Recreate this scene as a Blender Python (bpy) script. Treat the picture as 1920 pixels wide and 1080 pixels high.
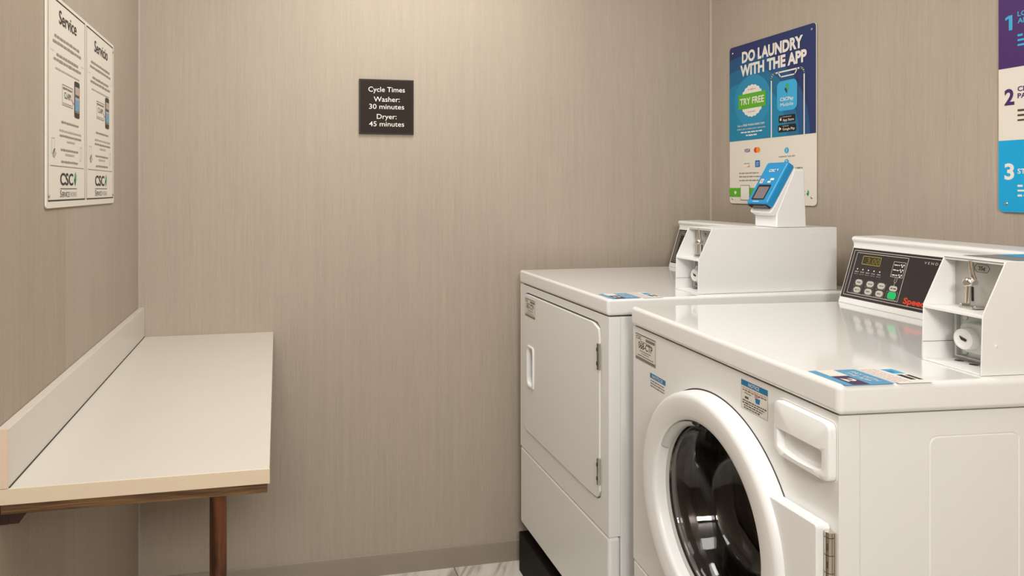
import bpy, bmesh, math, random
from mathutils import Matrix, Vector
R = math.radians
for o in list(bpy.data.objects):
    bpy.data.objects.remove(o, do_unlink=True)
scene = bpy.context.scene
COL = scene.collection

# ------------------------------------------------------------------ camera
cd = bpy.data.cameras.new('camera'); cam = bpy.data.objects.new('camera', cd); COL.objects.link(cam)
cd.sensor_fit = 'HORIZONTAL'; cd.sensor_width = 36.0
cd.lens = 1250.0 / 1920.0 * 36.0
cd.shift_x = (960.0 - 763.0) / 1920.0
cd.shift_y = -(540.0 - 354.0) / 1920.0
cd.clip_start = 0.02
cam.location = (0, 0, 1.332); cam.rotation_euler = (R(90), 0, R(-11.0))
scene.camera = cam

# ------------------------------------------------------------------ world, lights, exposure
w = bpy.data.worlds.new('world'); scene.world = w; w.use_nodes = True
w.node_tree.nodes['Background'].inputs[0].default_value = (0.9, 0.95, 1.0, 1)
w.node_tree.nodes['Background'].inputs[1].default_value = 0.3

def area(name, loc, size, power, color, rot=(0, 0, 0), spread=180):
    l = bpy.data.lights.new(name, 'AREA'); l.shape = 'RECTANGLE'; l.size, l.size_y = size
    l.energy = power; l.color = color; l.spread = R(spread)
    o = bpy.data.objects.new(name, l); COL.objects.link(o); o.location = loc; o.rotation_euler = rot
    return o
area('ceiling_lamp', (0.45, 1.60, 2.425), (0.58, 0.58), 14.0, (1.0, 0.98, 0.945))
area('ceiling_lamp', (0.15, 0.40, 2.425), (0.58, 0.58), 7.5, (1.0, 0.98, 0.945))
area('frontal_fill', (-0.08, -1.24, 2.10), (0.60, 0.32), 35.0, (1.0, 0.985, 0.955), rot=(R(82), 0, 0))  # unseen fill added behind the camera to brighten the back wall, no real fixture
scene.view_settings.view_transform = 'Standard'
scene.view_settings.look = 'None'
scene.view_settings.exposure = 0.0
scene.view_settings.gamma = 1.0
scene.view_settings.use_curve_mapping = False

# ------------------------------------------------------------------ room numbers (metres)
XL, XR, YB, YF, ZC = -0.440, 1.627, 2.280, -1.30, 2.45

# ------------------------------------------------------------------ materials
MATS = {}
def srgb(r, g, b):
    f = lambda c: (c / 255 / 12.92) if c / 255 <= 0.04045 else ((c / 255 + 0.055) / 1.055) ** 2.4
    return (f(r), f(g), f(b), 1)
def mat(name, col, rough=0.5, metal=0.0, coat=0.0, spec=0.5, bump=0.0, bscale=200.0, vary=0.0):
    if name in MATS: return MATS[name]
    m = bpy.data.materials.new(name); m.use_nodes = True; MATS[name] = m
    nt = m.node_tree; p = nt.nodes['Principled BSDF']
    p.inputs['Base Color'].default_value = col; p.inputs['Roughness'].default_value = rough
    p.inputs['Metallic'].default_value = metal; p.inputs['Coat Weight'].default_value = coat
    p.inputs['Specular IOR Level'].default_value = spec; p.inputs['Coat Roughness'].default_value = 0.08
    tc = nt.nodes.new('ShaderNodeTexCoord'); ns = nt.nodes.new('ShaderNodeTexNoise')
    ns.inputs['Scale'].default_value = bscale; nt.links.new(tc.outputs['Object'], ns.inputs['Vector'])
    if bump > 0:
        b = nt.nodes.new('ShaderNodeBump'); b.inputs['Strength'].default_value = bump; b.inputs['Distance'].default_value = 0.001
        nt.links.new(ns.outputs['Fac'], b.inputs['Height']); nt.links.new(b.outputs['Normal'], p.inputs['Normal'])
    if vary > 0:
        n2 = nt.nodes.new('ShaderNodeTexNoise'); n2.inputs['Scale'].default_value = 6.0; n2.inputs['Detail'].default_value = 4
        nt.links.new(tc.outputs['Object'], n2.inputs['Vector'])
        mx = nt.nodes.new('ShaderNodeMix'); mx.data_type = 'RGBA'
        mx.inputs[6].default_value = tuple(c * (1 - vary) for c in col[:3]) + (1,)
        mx.inputs[7].default_value = tuple(min(1, c * (1 + vary)) for c in col[:3]) + (1,)
        nt.links.new(n2.outputs['Fac'], mx.inputs[0]); nt.links.new(mx.outputs[2], p.inputs['Base Color'])
    return m

def wallpaper(name='woven_wallpaper', k=(1, 1, 1)):
    m = bpy.data.materials.new(name); m.use_nodes = True
    nt = m.node_tree; p = nt.nodes['Principled BSDF']; N = nt.nodes.new; K = nt.links.new
    tc = N('ShaderNodeTexCoord')
    def noise(sx, sz, detail, scale=1.0):
        mp = N('ShaderNodeMapping'); mp.inputs['Scale'].default_value = (sx, sx, sz)
        K(tc.outputs['Object'], mp.inputs['Vector'])
        n = N('ShaderNodeTexNoise'); n.inputs['Scale'].default_value = scale; n.inputs['Detail'].default_value = detail
        n.inputs['Roughness'].default_value = 0.6
        K(mp.outputs['Vector'], n.inputs['Vector']); return n
    thread = noise(300, 9, 3); streak = noise(60, 1.2, 4); weft = noise(60, 420, 2); blotch = noise(2.2, 1.2, 3)
    def rng(src, lo, hi, a=0.3, b=0.7):
        r = N('ShaderNodeMapRange'); r.inputs[1].default_value = a; r.inputs[2].default_value = b
        r.inputs[3].default_value = lo; r.inputs[4].default_value = hi; K(src.outputs['Fac'], r.inputs[0]); return r
    a = rng(thread, 0.94, 1.055); b = rng(streak, 0.965, 1.03); c = rng(weft, 0.98, 1.02); d = rng(blotch, 0.97, 1.03)
    def mul(x, y):
        q = N('ShaderNodeMath'); q.operation = 'MULTIPLY'; K(x.outputs[0], q.inputs[0]); K(y.outputs[0], q.inputs[1]); return q
    f = mul(mul(a, b), mul(c, d))
    hue = N('ShaderNodeMix'); hue.data_type = 'RGBA'
    hue.inputs[6].default_value = (0.438 * k[0], 0.384 * k[1], 0.314 * k[2], 1); hue.inputs[7].default_value = (0.455 * k[0], 0.384 * k[1], 0.314 * k[2], 1)
    K(streak.outputs['Fac'], hue.inputs[0])
    vm = N('ShaderNodeVectorMath'); vm.operation = 'SCALE'
    K(hue.outputs[2], vm.inputs[0]); K(f.outputs[0], vm.inputs['Scale'])
    K(vm.outputs[0], p.inputs['Base Color'])
    p.inputs['Roughness'].default_value = 0.62; p.inputs['Specular IOR Level'].default_value = 0.12
    bp = N('ShaderNodeBump'); bp.inputs['Strength'].default_value = 0.25; bp.inputs['Distance'].default_value = 0.0008
    K(f.outputs[0], bp.inputs['Height']); K(bp.outputs['Normal'], p.inputs['Normal'])
    return m
def floor_tile():
    m = bpy.data.materials.new('veined_tile'); m.use_nodes = True
    nt = m.node_tree; p = nt.nodes['Principled BSDF']; N = nt.nodes.new; K = nt.links.new
    tc = N('ShaderNodeTexCoord'); mp = N('ShaderNodeMapping'); mp.inputs['Rotation'].default_value = (0, 0, R(-62))
    K(tc.outputs['Object'], mp.inputs['Vector'])
    mp2 = N('ShaderNodeMapping'); mp2.inputs['Scale'].default_value = (1.0, 7.0, 1.0); K(mp.outputs['Vector'], mp2.inputs['Vector'])
    wv = N('ShaderNodeTexNoise'); wv.inputs['Scale'].default_value = 3.2; wv.inputs['Detail'].default_value = 7; wv.inputs['Distortion'].default_value = 1.4
    K(mp2.outputs['Vector'], wv.inputs['Vector'])
    cr = N('ShaderNodeValToRGB'); e = cr.color_ramp.elements
    e[0].position = 0.33; e[0].color = srgb(176, 168, 158); e[1].position = 0.62; e[1].color = srgb(228, 223, 214)
    x = cr.color_ramp.elements.new(0.47); x.color = srgb(216, 210, 200)
    K(wv.outputs['Fac'], cr.inputs[0])
    bk = N('ShaderNodeTexBrick'); bk.inputs['Scale'].default_value = 1.0
    bk.inputs['Brick Width'].default_value = 0.61; bk.inputs['Row Height'].default_value = 0.305; bk.inputs['Mortar Size'].default_value = 0.0022
    bk.inputs['Color1'].default_value = (1, 1, 1, 1); bk.inputs['Color2'].default_value = (0.93, 0.93, 0.93, 1); bk.inputs['Mortar'].default_value = (0.42, 0.39, 0.36, 1)
    mp3 = N('ShaderNodeMapping'); mp3.inputs['Rotation'].default_value = (0, 0, R(90)); K(tc.outputs['Object'], mp3.inputs['Vector'])
    K(mp3.outputs['Vector'], bk.inputs['Vector'])
    mx = N('ShaderNodeMix'); mx.data_type = 'RGBA'; mx.blend_type = 'MULTIPLY'; mx.inputs[0].default_value = 1
    K(cr.outputs[0], mx.inputs[6]); K(bk.outputs['Color'], mx.inputs[7]); K(mx.outputs[2], p.inputs['Base Color'])
    p.inputs['Roughness'].default_value = 0.32
    return m
def wood(name, c1, c2, axis='Z', rough=0.35, sc=(60, 60, 3)):
    m = bpy.data.materials.new(name); m.use_nodes = True
    nt = m.node_tree; p = nt.nodes['Principled BSDF']; N = nt.nodes.new; K = nt.links.new
    tc = N('ShaderNodeTexCoord'); mp = N('ShaderNodeMapping'); mp.inputs['Scale'].default_value = sc
    K(tc.outputs['Object'], mp.inputs['Vector'])
    n = N('ShaderNodeTexNoise'); n.inputs['Scale'].default_value = 1.6; n.inputs['Detail'].default_value = 6; n.inputs['Distortion'].default_value = 0.8
    K(mp.outputs['Vector'], n.inputs['Vector'])
    cr = N('ShaderNodeValToRGB'); e = cr.color_ramp.elements
    e[0].position = 0.35; e[0].color = c1; e[1].position = 0.66; e[1].color = c2
    K(n.outputs['Fac'], cr.inputs[0]); K(cr.outputs[0], p.inputs['Base Color']); p.inputs['Roughness'].default_value = rough
    return m
def glass_mat():
    m = bpy.data.materials.new('smoked_door_glass'); m.use_nodes = True
    p = m.node_tree.nodes['Principled BSDF']
    p.inputs['Base Color'].default_value = (0.55, 0.52, 0.50, 1); p.inputs['Roughness'].default_value = 0.02
    p.inputs['Transmission Weight'].default_value = 1.0; p.inputs['IOR'].default_value = 1.47
    return m
def drum_mat():
    m = mat('drum_steel', (0.20, 0.19, 0.185, 1), 0.32, 0.85)
    return m

WALL = wallpaper(); WALL2 = wallpaper('woven_wallpaper_other_roll', (0.95, 0.915, 0.88)); FLOOR = floor_tile()
M_CEIL = mat('ceiling_paint', (0.80, 0.79, 0.76, 1), 0.8, bump=0.1)
M_BASE = mat('taupe_vinyl', (0.30, 0.255, 0.20, 1), 0.5, vary=0.05)
M_BEAD = mat('corner_caulk', (0.44, 0.395, 0.33, 1), 0.6, vary=0.05)
M_ENAMEL = mat('white_enamel', (0.87, 0.87, 0.855, 1), 0.30, coat=0.35, vary=0.01)
M_LID = mat('white_lid_enamel', (0.89, 0.89, 0.88, 1), 0.10, coat=0.6)
M_PLAST = mat('white_plastic', (0.90, 0.90, 0.90, 1), 0.30)
M_CASE = mat('powder_coated_steel', (0.87, 0.865, 0.85, 1), 0.42, bump=0.03, bscale=500)
M_GREYP = mat('grey_paint', (0.50, 0.49, 0.455, 1), 0.40, metal=0.15)
M_GREYL = mat('light_grey_enamel', (0.62, 0.64, 0.62, 1), 0.35, metal=0.1)
M_GAP = mat('dark_gap', (0.035, 0.032, 0.028, 1), 0.8)
M_CHROME = mat('chrome', (0.72, 0.68, 0.62, 1), 0.14, 1.0)
M_STEEL = mat('nickel_steel', (0.60, 0.58, 0.54, 1), 0.22, 1.0)
M_DARKM = mat('dark_metal', (0.10, 0.095, 0.09, 1), 0.35, 0.8)
M_LAM = mat('cream_laminate', (0.69, 0.65, 0.58, 1), 0.30, coat=0.1, vary=0.025)
M_TANEDGE = mat('tan_edge_band', (0.72, 0.60, 0.45, 1), 0.45, vary=0.06)
M_SPLEND = mat('peach_edge_band', (0.74, 0.58, 0.45, 1), 0.45, vary=0.04)
M_PLY = wood('brown_particle_board', srgb(66, 44, 22), srgb(120, 88, 52), rough=0.6, sc=(6, 60, 160))
M_LEG = wood('red_brown_wood', srgb(44, 21, 8), srgb(108, 58, 24), sc=(50, 50, 3.5))
M_CLEAT = mat('dark_brown_wood', srgb(44, 24, 18), 0.5, vary=0.2)
M_BLACKB = mat('black_base_paint', srgb(20, 15, 11), 0.6, spec=0.2, vary=0.1)
M_RUBBER = mat('grey_rubber', (0.33, 0.325, 0.31, 1), 0.45)
M_RUBL = mat('pale_grey_rubber', (0.55, 0.54, 0.52, 1), 0.40)
M_BLACK = mat('black_gloss', (0.012, 0.011, 0.011, 1), 0.15)
M_GLASS = glass_mat(); M_DRUM = drum_mat()
M_DRUMB = mat('dark_brown_drum', (0.060, 0.048, 0.036, 1), 0.25, 0.6)

def ink(name, r, g, b, rough=0.4):
    return mat('ink_' + name, srgb(r, g, b), rough)
I = dict(pale=ink('pale_label', 240, 237, 232), print=ink('faint_print', 150, 144, 136), lprint=ink('fainter_print', 186, 180, 170), phsky=ink('phone_sky', 112, 160, 190), white=ink('white', 236, 232, 224), paper=ink('paper', 232, 226, 214), black=ink('black', 24, 20, 20), grey=ink('grey', 126, 120, 112),
         lgrey=ink('light_grey', 182, 176, 168), dgrey=ink('dark_grey', 72, 68, 66), navy=ink('navy', 38, 52, 104), teal=ink('teal', 24, 132, 172), tealm=ink('mid_teal', 30, 110, 152), tealb=ink('deep_teal', 34, 84, 134),
         sky=ink('sky_blue', 62, 172, 222), skyd=ink('reader_blue', 40, 152, 210), green=ink('green', 92, 178, 40), leaf=ink('leaf_green', 60, 176, 96), leafd=ink('leaf_teal', 22, 92, 98),
         red=ink('red', 226, 60, 34), orange=ink('orange', 244, 150, 40), purple=ink('purple', 70, 36, 104), cyan=ink('cyan', 0, 166, 222),
         notice=ink('notice_blue', 24, 122, 172), amex=ink('card_blue', 30, 110, 190), panel=ink('panel_black', 42, 34, 34, 0.35), line=ink('panel_line', 196, 186, 178),
         button=ink('button_grey', 196, 192, 182), gbtn=ink('start_green', 18, 190, 108), lcd=ink('lcd_olive', 52, 44, 12), lcdt=ink('lcd_yellow', 128, 112, 20),
         sred=ink('logo_red', 232, 64, 34), plum=ink('plum', 66, 40, 84), signb=mat('ink_sign_brown', srgb(46, 38, 33), 0.6, spec=0.15), signe=ink('sign_edge', 32, 22, 16, 0.5), label=ink('label_paper', 226, 222, 212),
         screen=ink('screen_grey', 128, 118, 122, 0.25), pink=ink('pink', 214, 160, 150), stick=ink('sticker_blue', 82, 160, 204))

# ------------------------------------------------------------------ mesh helpers
def BM(): return bmesh.new()
def box(bm, x0, x1, y0, y1, z0, z1):
    v = [bm.verts.new(p) for p in ((x0, y0, z0), (x1, y0, z0), (x1, y1, z0), (x0, y1, z0), (x0, y0, z1), (x1, y0, z1), (x1, y1, z1), (x0, y1, z1))]
    for f in ((3, 2, 1, 0), (4, 5, 6, 7), (0, 1, 5, 4), (1, 2, 6, 5), (2, 3, 7, 6), (3, 0, 4, 7)): bm.faces.new([v[i] for i in f])
def prism(bm, pts, f0, f1):
    """extrude a closed 2D loop between two mappings f(a,b)->3D"""
    A = [bm.verts.new(f0(*p)) for p in pts]; B = [bm.verts.new(f1(*p)) for p in pts]; n = len(pts)
    bm.faces.new(A[::-1]); bm.faces.new(B)
    for i in range(n): bm.faces.new((A[i], A[(i + 1) % n], B[(i + 1) % n], B[i]))
def rrect(x0, x1, y0, y1, r, n=6):
    pts = []
    for cx, cy, a0 in ((x1 - r, y1 - r, 0), (x0 + r, y1 - r, 90), (x0 + r, y0 + r, 180), (x1 - r, y0 + r, 270)):
        for k in range(n + 1):
            a = R(a0 + 90 * k / n); pts.append((cx + r * math.cos(a), cy + r * math.sin(a)))
    return pts
def circ(cx, cy, r, n=32, ry=None):
    return [(cx + r * math.cos(2 * math.pi * k / n), cy + (ry or r) * math.sin(2 * math.pi * k / n)) for k in range(n)]
def polar(loop, c, n, extra=()):
    """resample a loop, star shaped about c, at n angles plus its own corners"""
    out = []
    L = len(loop)
    angs = sorted([2 * math.pi * k / n for k in range(n)] + [math.atan2(q[1] - c[1], q[0] - c[0]) % (2 * math.pi) for q in extra])
    for a in angs:
        dx, dy = math.cos(a), math.sin(a); best = None
        for i in range(L):
            x1, y1 = loop[i][0] - c[0], loop[i][1] - c[1]; x2, y2 = loop[(i + 1) % L][0] - c[0], loop[(i + 1) % L][1] - c[1]
            den = dx * (y2 - y1) - dy * (x2 - x1)
            if abs(den) < 1e-12: continue
            t = (x1 * (y2 - y1) - y1 * (x2 - x1)) / den; s = (x1 * dy - y1 * dx) / den
            if t > 0 and -1e-6 <= s <= 1 + 1e-6 and (best is None or t > best): best = t
        out.append((c[0] + dx * best, c[1] + dy * best))
    return out
def plate_hole(bm, outer, inner, f0, f1):
    """plate with a hole; outer and inner have the same count; f0 front mapping, f1 back mapping"""
    n = len(outer)
    Of = [bm.verts.new(f0(*p)) for p in outer]; If = [bm.verts.new(f0(*p)) for p in inner]
    Ob = [bm.verts.new(f1(*p)) for p in outer]; Ib = [bm.verts.new(f1(*p)) for p in inner]
    for i in range(n):
        j = (i + 1) % n
        bm.faces.new((Of[i], Of[j], If[j], If[i])); bm.faces.new((Ob[j], Ob[i], Ib[i], Ib[j]))
        bm.faces.new((Of[j], Of[i], Ob[i], Ob[j])); bm.faces.new((If[i], If[j], Ib[j], Ib[i]))
def loft(bm, loops, cap0=False, cap1=False, closed=True):
    V = [[bm.verts.new(p) for p in l] for l in loops]
    for a, b in zip(V[:-1], V[1:]):
        n = len(a)
        for i in range(n if closed else n - 1):
            j = (i + 1) % n; bm.faces.new((a[i], a[j], b[j], b[i]))
    if cap0: bm.faces.new(V[0][::-1])
    if cap1: bm.faces.new(V[-1])
def lathe_x(bm, prof, cy, cz, n=72, a0=0.0, a1=360.0, cap0=False, cap1=False):
    """profile (r, x) turned about the axis parallel to x through (cy, cz)"""
    full = abs(a1 - a0 - 360) < 1e-6
    m = n if full else n + 1
    loops = [[(x, cy + r * math.cos(R(a0 + (a1 - a0) * k / n)), cz + r * math.sin(R(a0 + (a1 - a0) * k / n))) for k in range(m)] for r, x in prof]
    loft(bm, loops, cap0, cap1, closed=full)
def tube(bm, pts, r, n=12):
    pts = [Vector(p) for p in pts]; loops = []
    rr = r if isinstance(r, (list, tuple)) else [r] * len(pts)
    for i, p in enumerate(pts):
        d = (pts[min(i + 1, len(pts) - 1)] - pts[max(i - 1, 0)]).normalized()
        u = d.cross(Vector((0.3, 0.9, 0.2))).normalized(); v = d.cross(u)
        loops.append([p + rr[i] * (u * math.cos(2 * math.pi * k / n) + v * math.sin(2 * math.pi * k / n)) for k in range(n)])
    loft(bm, loops, True, True)
def sphere(bm, c, r, s=(1, 1, 1)):
    bmesh.ops.create_uvsphere(bm, u_segments=16, v_segments=10, radius=r, matrix=Matrix.Translation(c) @ Matrix.Diagonal((*s, 1)))

def obj(name, bm, mats, parent=None, bevel=0.0, segs=3, smooth=35, local=False, label=None):
    bmesh.ops.remove_doubles(bm, verts=bm.verts, dist=1e-7)
    bmesh.ops.recalc_face_normals(bm, faces=bm.faces)
    root = parent
    while root is not None and root.parent: root = root.parent
    if root is not None and not local: bm.transform(root.matrix_basis.inverted())
    me = bpy.data.meshes.new(name); bm.to_mesh(me); bm.free()
    for m in (mats if isinstance(mats, (list, tuple)) else [mats]): me.materials.append(m)
    o = bpy.data.objects.new(name, me); COL.objects.link(o)
    if parent is not None: o.parent = parent
    for p in me.polygons: p.use_smooth = True
    me.set_sharp_from_angle(angle=R(smooth))
    if bevel > 0:
        b = o.modifiers.new('bevel', 'BEVEL'); b.width = bevel; b.segments = segs; b.limit_method = 'ANGLE'; b.angle_limit = R(30)
        b.harden_normals = False
        wn = o.modifiers.new('weighted', 'WEIGHTED_NORMAL'); wn.keep_sharp = False
    if label: o['label'] = label
    return o
def thing(name, label, cat, loc=(0, 0, 0), rz=0.0, group=None):
    o = bpy.data.objects.new(name, None); COL.objects.link(o); o.empty_display_size = 0.1
    o.location = loc; o.rotation_euler = (0, 0, rz); o['label'] = label; o['category'] = cat
    o.matrix_basis = Matrix.Translation(loc) @ Matrix.Rotation(rz, 4, 'Z')
    if group: o['group'] = group
    return o
def struct(name, bm, m, **k):
    o = obj(name, bm, m, **k); o['kind'] = 'structure'; return o

# ------------------------------------------------------------------ printing on flat faces
_TC = {}
def text_mesh(s, bold):
    key = (s, bold)
    if key not in _TC:
        cu = bpy.data.curves.new('t', 'FONT'); cu.body = s; cu.size = 1.0; cu.offset = bold; cu.resolution_u = 3; cu.fill_mode = 'BOTH'
        o = bpy.data.objects.new('t', cu); COL.objects.link(o)
        dg = bpy.context.evaluated_depsgraph_get(); me = bpy.data.meshes.new_from_object(o.evaluated_get(dg))
        vs = [(v.co.x, v.co.y) for v in me.vertices]; fs = [tuple(p.vertices) for p in me.polygons]
        bpy.data.objects.remove(o); bpy.data.curves.remove(cu); bpy.data.meshes.remove(me)
        _TC[key] = (vs, fs)
    return _TC[key]
def cap_height():
    vs, _ = text_mesh('H', 0.0); return max(v[1] for v in vs)
class Print:
    """flat printing on a plane: frame (origin, right, up, normal); each begin/end pair makes one mesh"""
    def __init__(s, origin, right, up, normal, lift=0.0004, step=0.00025):
        s.o, s.r, s.u, s.n = map(Vector, (origin, right, up, normal)); s.lift, s.step = lift, step; s.begin()
    def begin(s): s.bm = BM(); s.mats = []
    def P(s, a, b, lv): return s.o + s.r * a + s.u * b + s.n * (s.lift + s.step * lv)
    def mi(s, m):
        m = I[m] if isinstance(m, str) else m
        if m not in s.mats: s.mats.append(m)
        return s.mats.index(m)
    def poly(s, pts, m, lv=0):
        f = s.bm.faces.new([s.bm.verts.new(s.P(a, b, lv)) for a, b in pts]); f.material_index = s.mi(m); return s
    def rect(s, a0, a1, b0, b1, m, lv=0): return s.poly([(a0, b0), (a1, b0), (a1, b1), (a0, b1)], m, lv)
    def rr(s, a0, a1, b0, b1, r, m, lv=0): return s.poly(rrect(a0, a1, b0, b1, r, 4), m, lv)
    def circle(s, a, b, r, m, lv=0, n=28, ry=None): return s.poly(circ(a, b, r, n, ry), m, lv)
    def line(s, pts, wd, m, lv=0, closed=False):
        n = len(pts); segs = range(n if closed else n - 1)
        for i in segs:
            (x0, y0), (x1, y1) = pts[i], pts[(i + 1) % n]; dx, dy = x1 - x0, y1 - y0; l = math.hypot(dx, dy) or 1e-9
            ux, uy = dx / l * wd / 2, dy / l * wd / 2
            s.poly([(x0 - ux + uy, y0 - uy - ux), (x1 + ux + uy, y1 + uy - ux), (x1 + ux - uy, y1 + uy + ux), (x0 - ux - uy, y0 - uy + ux)], m, lv)
        return s
    def frame(s, a0, a1, b0, b1, wd, m, lv=0): return s.line([(a0, b0), (a1, b0), (a1, b1), (a0, b1)], wd, m, lv, True)
    def text(s, t, a, b, cap, m, width=None, align='C', bold=0.0, lv=1, skew=0.0):
        """baseline b, cap height in metres, optional total width"""
        vs, fs = text_mesh(t, bold); x0, x1 = min(v[0] for v in vs), max(v[0] for v in vs)
        ky = cap / cap_height(); kx = width / (x1 - x0) if width else ky
        off = {'C': (x0 + x1) / 2, 'L': x0, 'R': x1}[align]; mi = s.mi(m)
        V = [s.bm.verts.new(s.P(a + (x - off) * kx + skew * y * ky, b + y * ky, lv)) for x, y in vs]
        for f in fs:
            try: s.bm.faces.new([V[i] for i in f]).material_index = mi
            except ValueError: pass
        return s
    def dash(s, a0, a1, b, h, m, seed, lv=1, word=2.6):
        """a line of print too small to read: broken strokes of word length"""
        rnd = random.Random(seed); a = a0
        while a < a1 - h * 0.6:
            l = min(h * word * rnd.uniform(0.6, 1.6), a1 - a)
            s.rect(a, a + l, b - h / 2 * rnd.uniform(0.7, 1), b + h / 2 * rnd.uniform(0.7, 1), m, lv); a += l + h * 0.6
        return s
    def end(s, name, parent, label=None, local=False):
        root = parent
        while root.parent: root = root.parent
        bm = s.bm
        if not local: bm.transform(root.matrix_basis.inverted())
        me = bpy.data.meshes.new(name)
        for f in bm.faces:
            f.normal_update()
        bm.to_mesh(me); bm.free()
        for m in s.mats: me.materials.append(m)
        o = bpy.data.objects.new(name, me); COL.objects.link(o); o.parent = parent
        if label: o['label'] = label
        s.begin(); return o

# ================================================================== the room
bm = BM(); box(bm, XL - 0.1, XR + 0.1, YF - 0.1, YB + 0.1, -0.1, 0); struct('floor', bm, FLOOR)
bm = BM(); box(bm, XL - 0.1, XR + 0.1, YF - 0.1, YB + 0.1, ZC, ZC + 0.1); struct('ceiling', bm, M_CEIL)
bm = BM(); box(bm, XL - 0.1, XR + 0.1, YB, YB + 0.1, 0, ZC); struct('wall_back', bm, WALL)
bm = BM(); box(bm, XL - 0.1, XL, YF, YB, 0, ZC)
r_ = bmesh.ops.bisect_plane(bm, geom=bm.verts[:] + bm.edges[:] + bm.faces[:], plane_co=(0, 1.522, 0), plane_no=(0, 1, 0))
for f in bm.faces: f.material_index = 1 if f.calc_center_median().y < 1.522 else 0
struct('wall_left', bm, [WALL, WALL2])     # two drops of paper from different rolls
bm = BM(); box(bm, XR, XR + 0.1, YF, YB, 0, ZC); struct('wall_right', bm, WALL)
bm = BM(); box(bm, XL - 0.1, XR + 0.1, YF - 0.1, YF, 0, ZC); struct('wall_front', bm, WALL)
def baseboard(name, f0, f1):
    prof = [(0, 0), (0.010, 0), (0.008, 0.008), (0.007, 0.062), (0.0045, 0.069), (0, 0.072)]
    bm = BM(); prism(bm, prof, f0, f1); struct(name, bm, M_BASE)
baseboard('baseboard_back', lambda d, z: (XL, YB - d, z), lambda d, z: (XR, YB - d, z))
baseboard('baseboard_left', lambda d, z: (XL + d, YF, z), lambda d, z: (XL + d, YB - 0.010, z))
baseboard('baseboard_right', lambda d, z: (XR - d, YF, z), lambda d, z: (XR - d, YB - 0.010, z))
for nm, x, s in (('trim_1', XL, 1), ('trim_2', XR, -1)):
    bm = BM(); prism(bm, [(0, 0), (0.005, 0), (0.003, 0.003), (0, 0.005)], lambda a, b: (x + s * a, YB - b, 0.072), lambda a, b: (x + s * a, YB - b, ZC))
    struct(nm, bm, M_BEAD)
for i, (x, y, sx, sy) in enumerate(((0.45, 1.60, 0.60, 0.60), (0.15, 0.40, 0.60, 0.60))):
    bm = BM(); plate_hole(bm, polar([(x - sx / 2 - .03, y - sy / 2 - .03), (x + sx / 2 + .03, y - sy / 2 - .03), (x + sx / 2 + .03, y + sy / 2 + .03), (x - sx / 2 - .03, y + sy / 2 + .03)], (x, y), 64),
                          polar([(x - sx / 2, y - sy / 2), (x + sx / 2, y - sy / 2), (x + sx / 2, y + sy / 2), (x - sx / 2, y + sy / 2)], (x, y), 64), lambda a, b: (a, b, ZC - 0.02), lambda a, b: (a, b, ZC))
    struct('trim_%d' % (i + 3), bm, M_PLAST)

# ================================================================== folding table
T = thing('folding_table', 'cream laminate folding table with a backsplash and a round brown leg', 'table', (-0.23, 1.72, 0))
TX1, TY0, TZ = -0.013, 1.165, 0.853
bm = BM(); box(bm, XL + 0.001, TX1, TY0 + 0.002, YB - 0.001, 0.8275, TZ); obj('tabletop', bm, M_LAM, T, bevel=0.0012, segs=2)
bm = BM(); box(bm, XL + 0.001, TX1 + 0.0005, TY0, TY0 + 0.0018, 0.8275, TZ); obj('edge_band', bm, M_TANEDGE, T, bevel=0.0006, segs=2, label='tan front edge band')
bm = BM(); box(bm, XL + 0.006, TX1 - 0.004, TY0 + 0.004, YB - 0.002, 0.8105, 0.8274); obj('underside_board', bm, M_PLY, T, bevel=0.0008, label='brown raw underside board')
bm = BM(); box(bm, XL + 0.001, XL + 0.0185, TY0 + 0.001, YB - 0.001, TZ + 0.0012, 0.9485); bs = obj('backsplash', bm, M_LAM, T, bevel=0.001, segs=2)
bm = BM(); box(bm, XL + 0.001, XL + 0.0185, TY0 - 0.0008, TY0 + 0.0009, TZ + 0.0012, 0.9485); obj('end_cap', bm, M_SPLEND, bs, label='peach end cap')
bm = BM(); box(bm, XL + 0.002, XL + 0.0198, TY0 + 0.004, YB - 0.002, TZ - 0.0005, TZ + 0.0015); obj('joint', bm, M_GAP, bs, label='dark joint line')
bm = BM(); tube(bm, [(-0.100, 1.19, 0.0), (-0.100, 1.19, 0.03), (-0.100, 1.19, 0.40), (-0.100, 1.19, 0.8105)], [0.0135, 0.0145, 0.0145, 0.0145], 28); obj('leg', bm, M_LEG, T, label='round red-brown wooden leg')
bm = BM(); prism(bm, [(0.014, 0), (0.043, 0), (0.041, -0.003), (0.030, -0.019), (0.016, -0.019)], lambda a, z: (XL + a, TY0 + 0.012, 0.8105 + z), lambda a, z: (XL + a, YB - 0.004, 0.8105 + z))
box(bm, XL + 0.0005, XL + 0.014, TY0 + 0.014, YB - 0.004, 0.790, 0.8105)
obj('wall_cleat', bm, M_CLEAT, T, label='dark brown cleat under the table')

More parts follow.
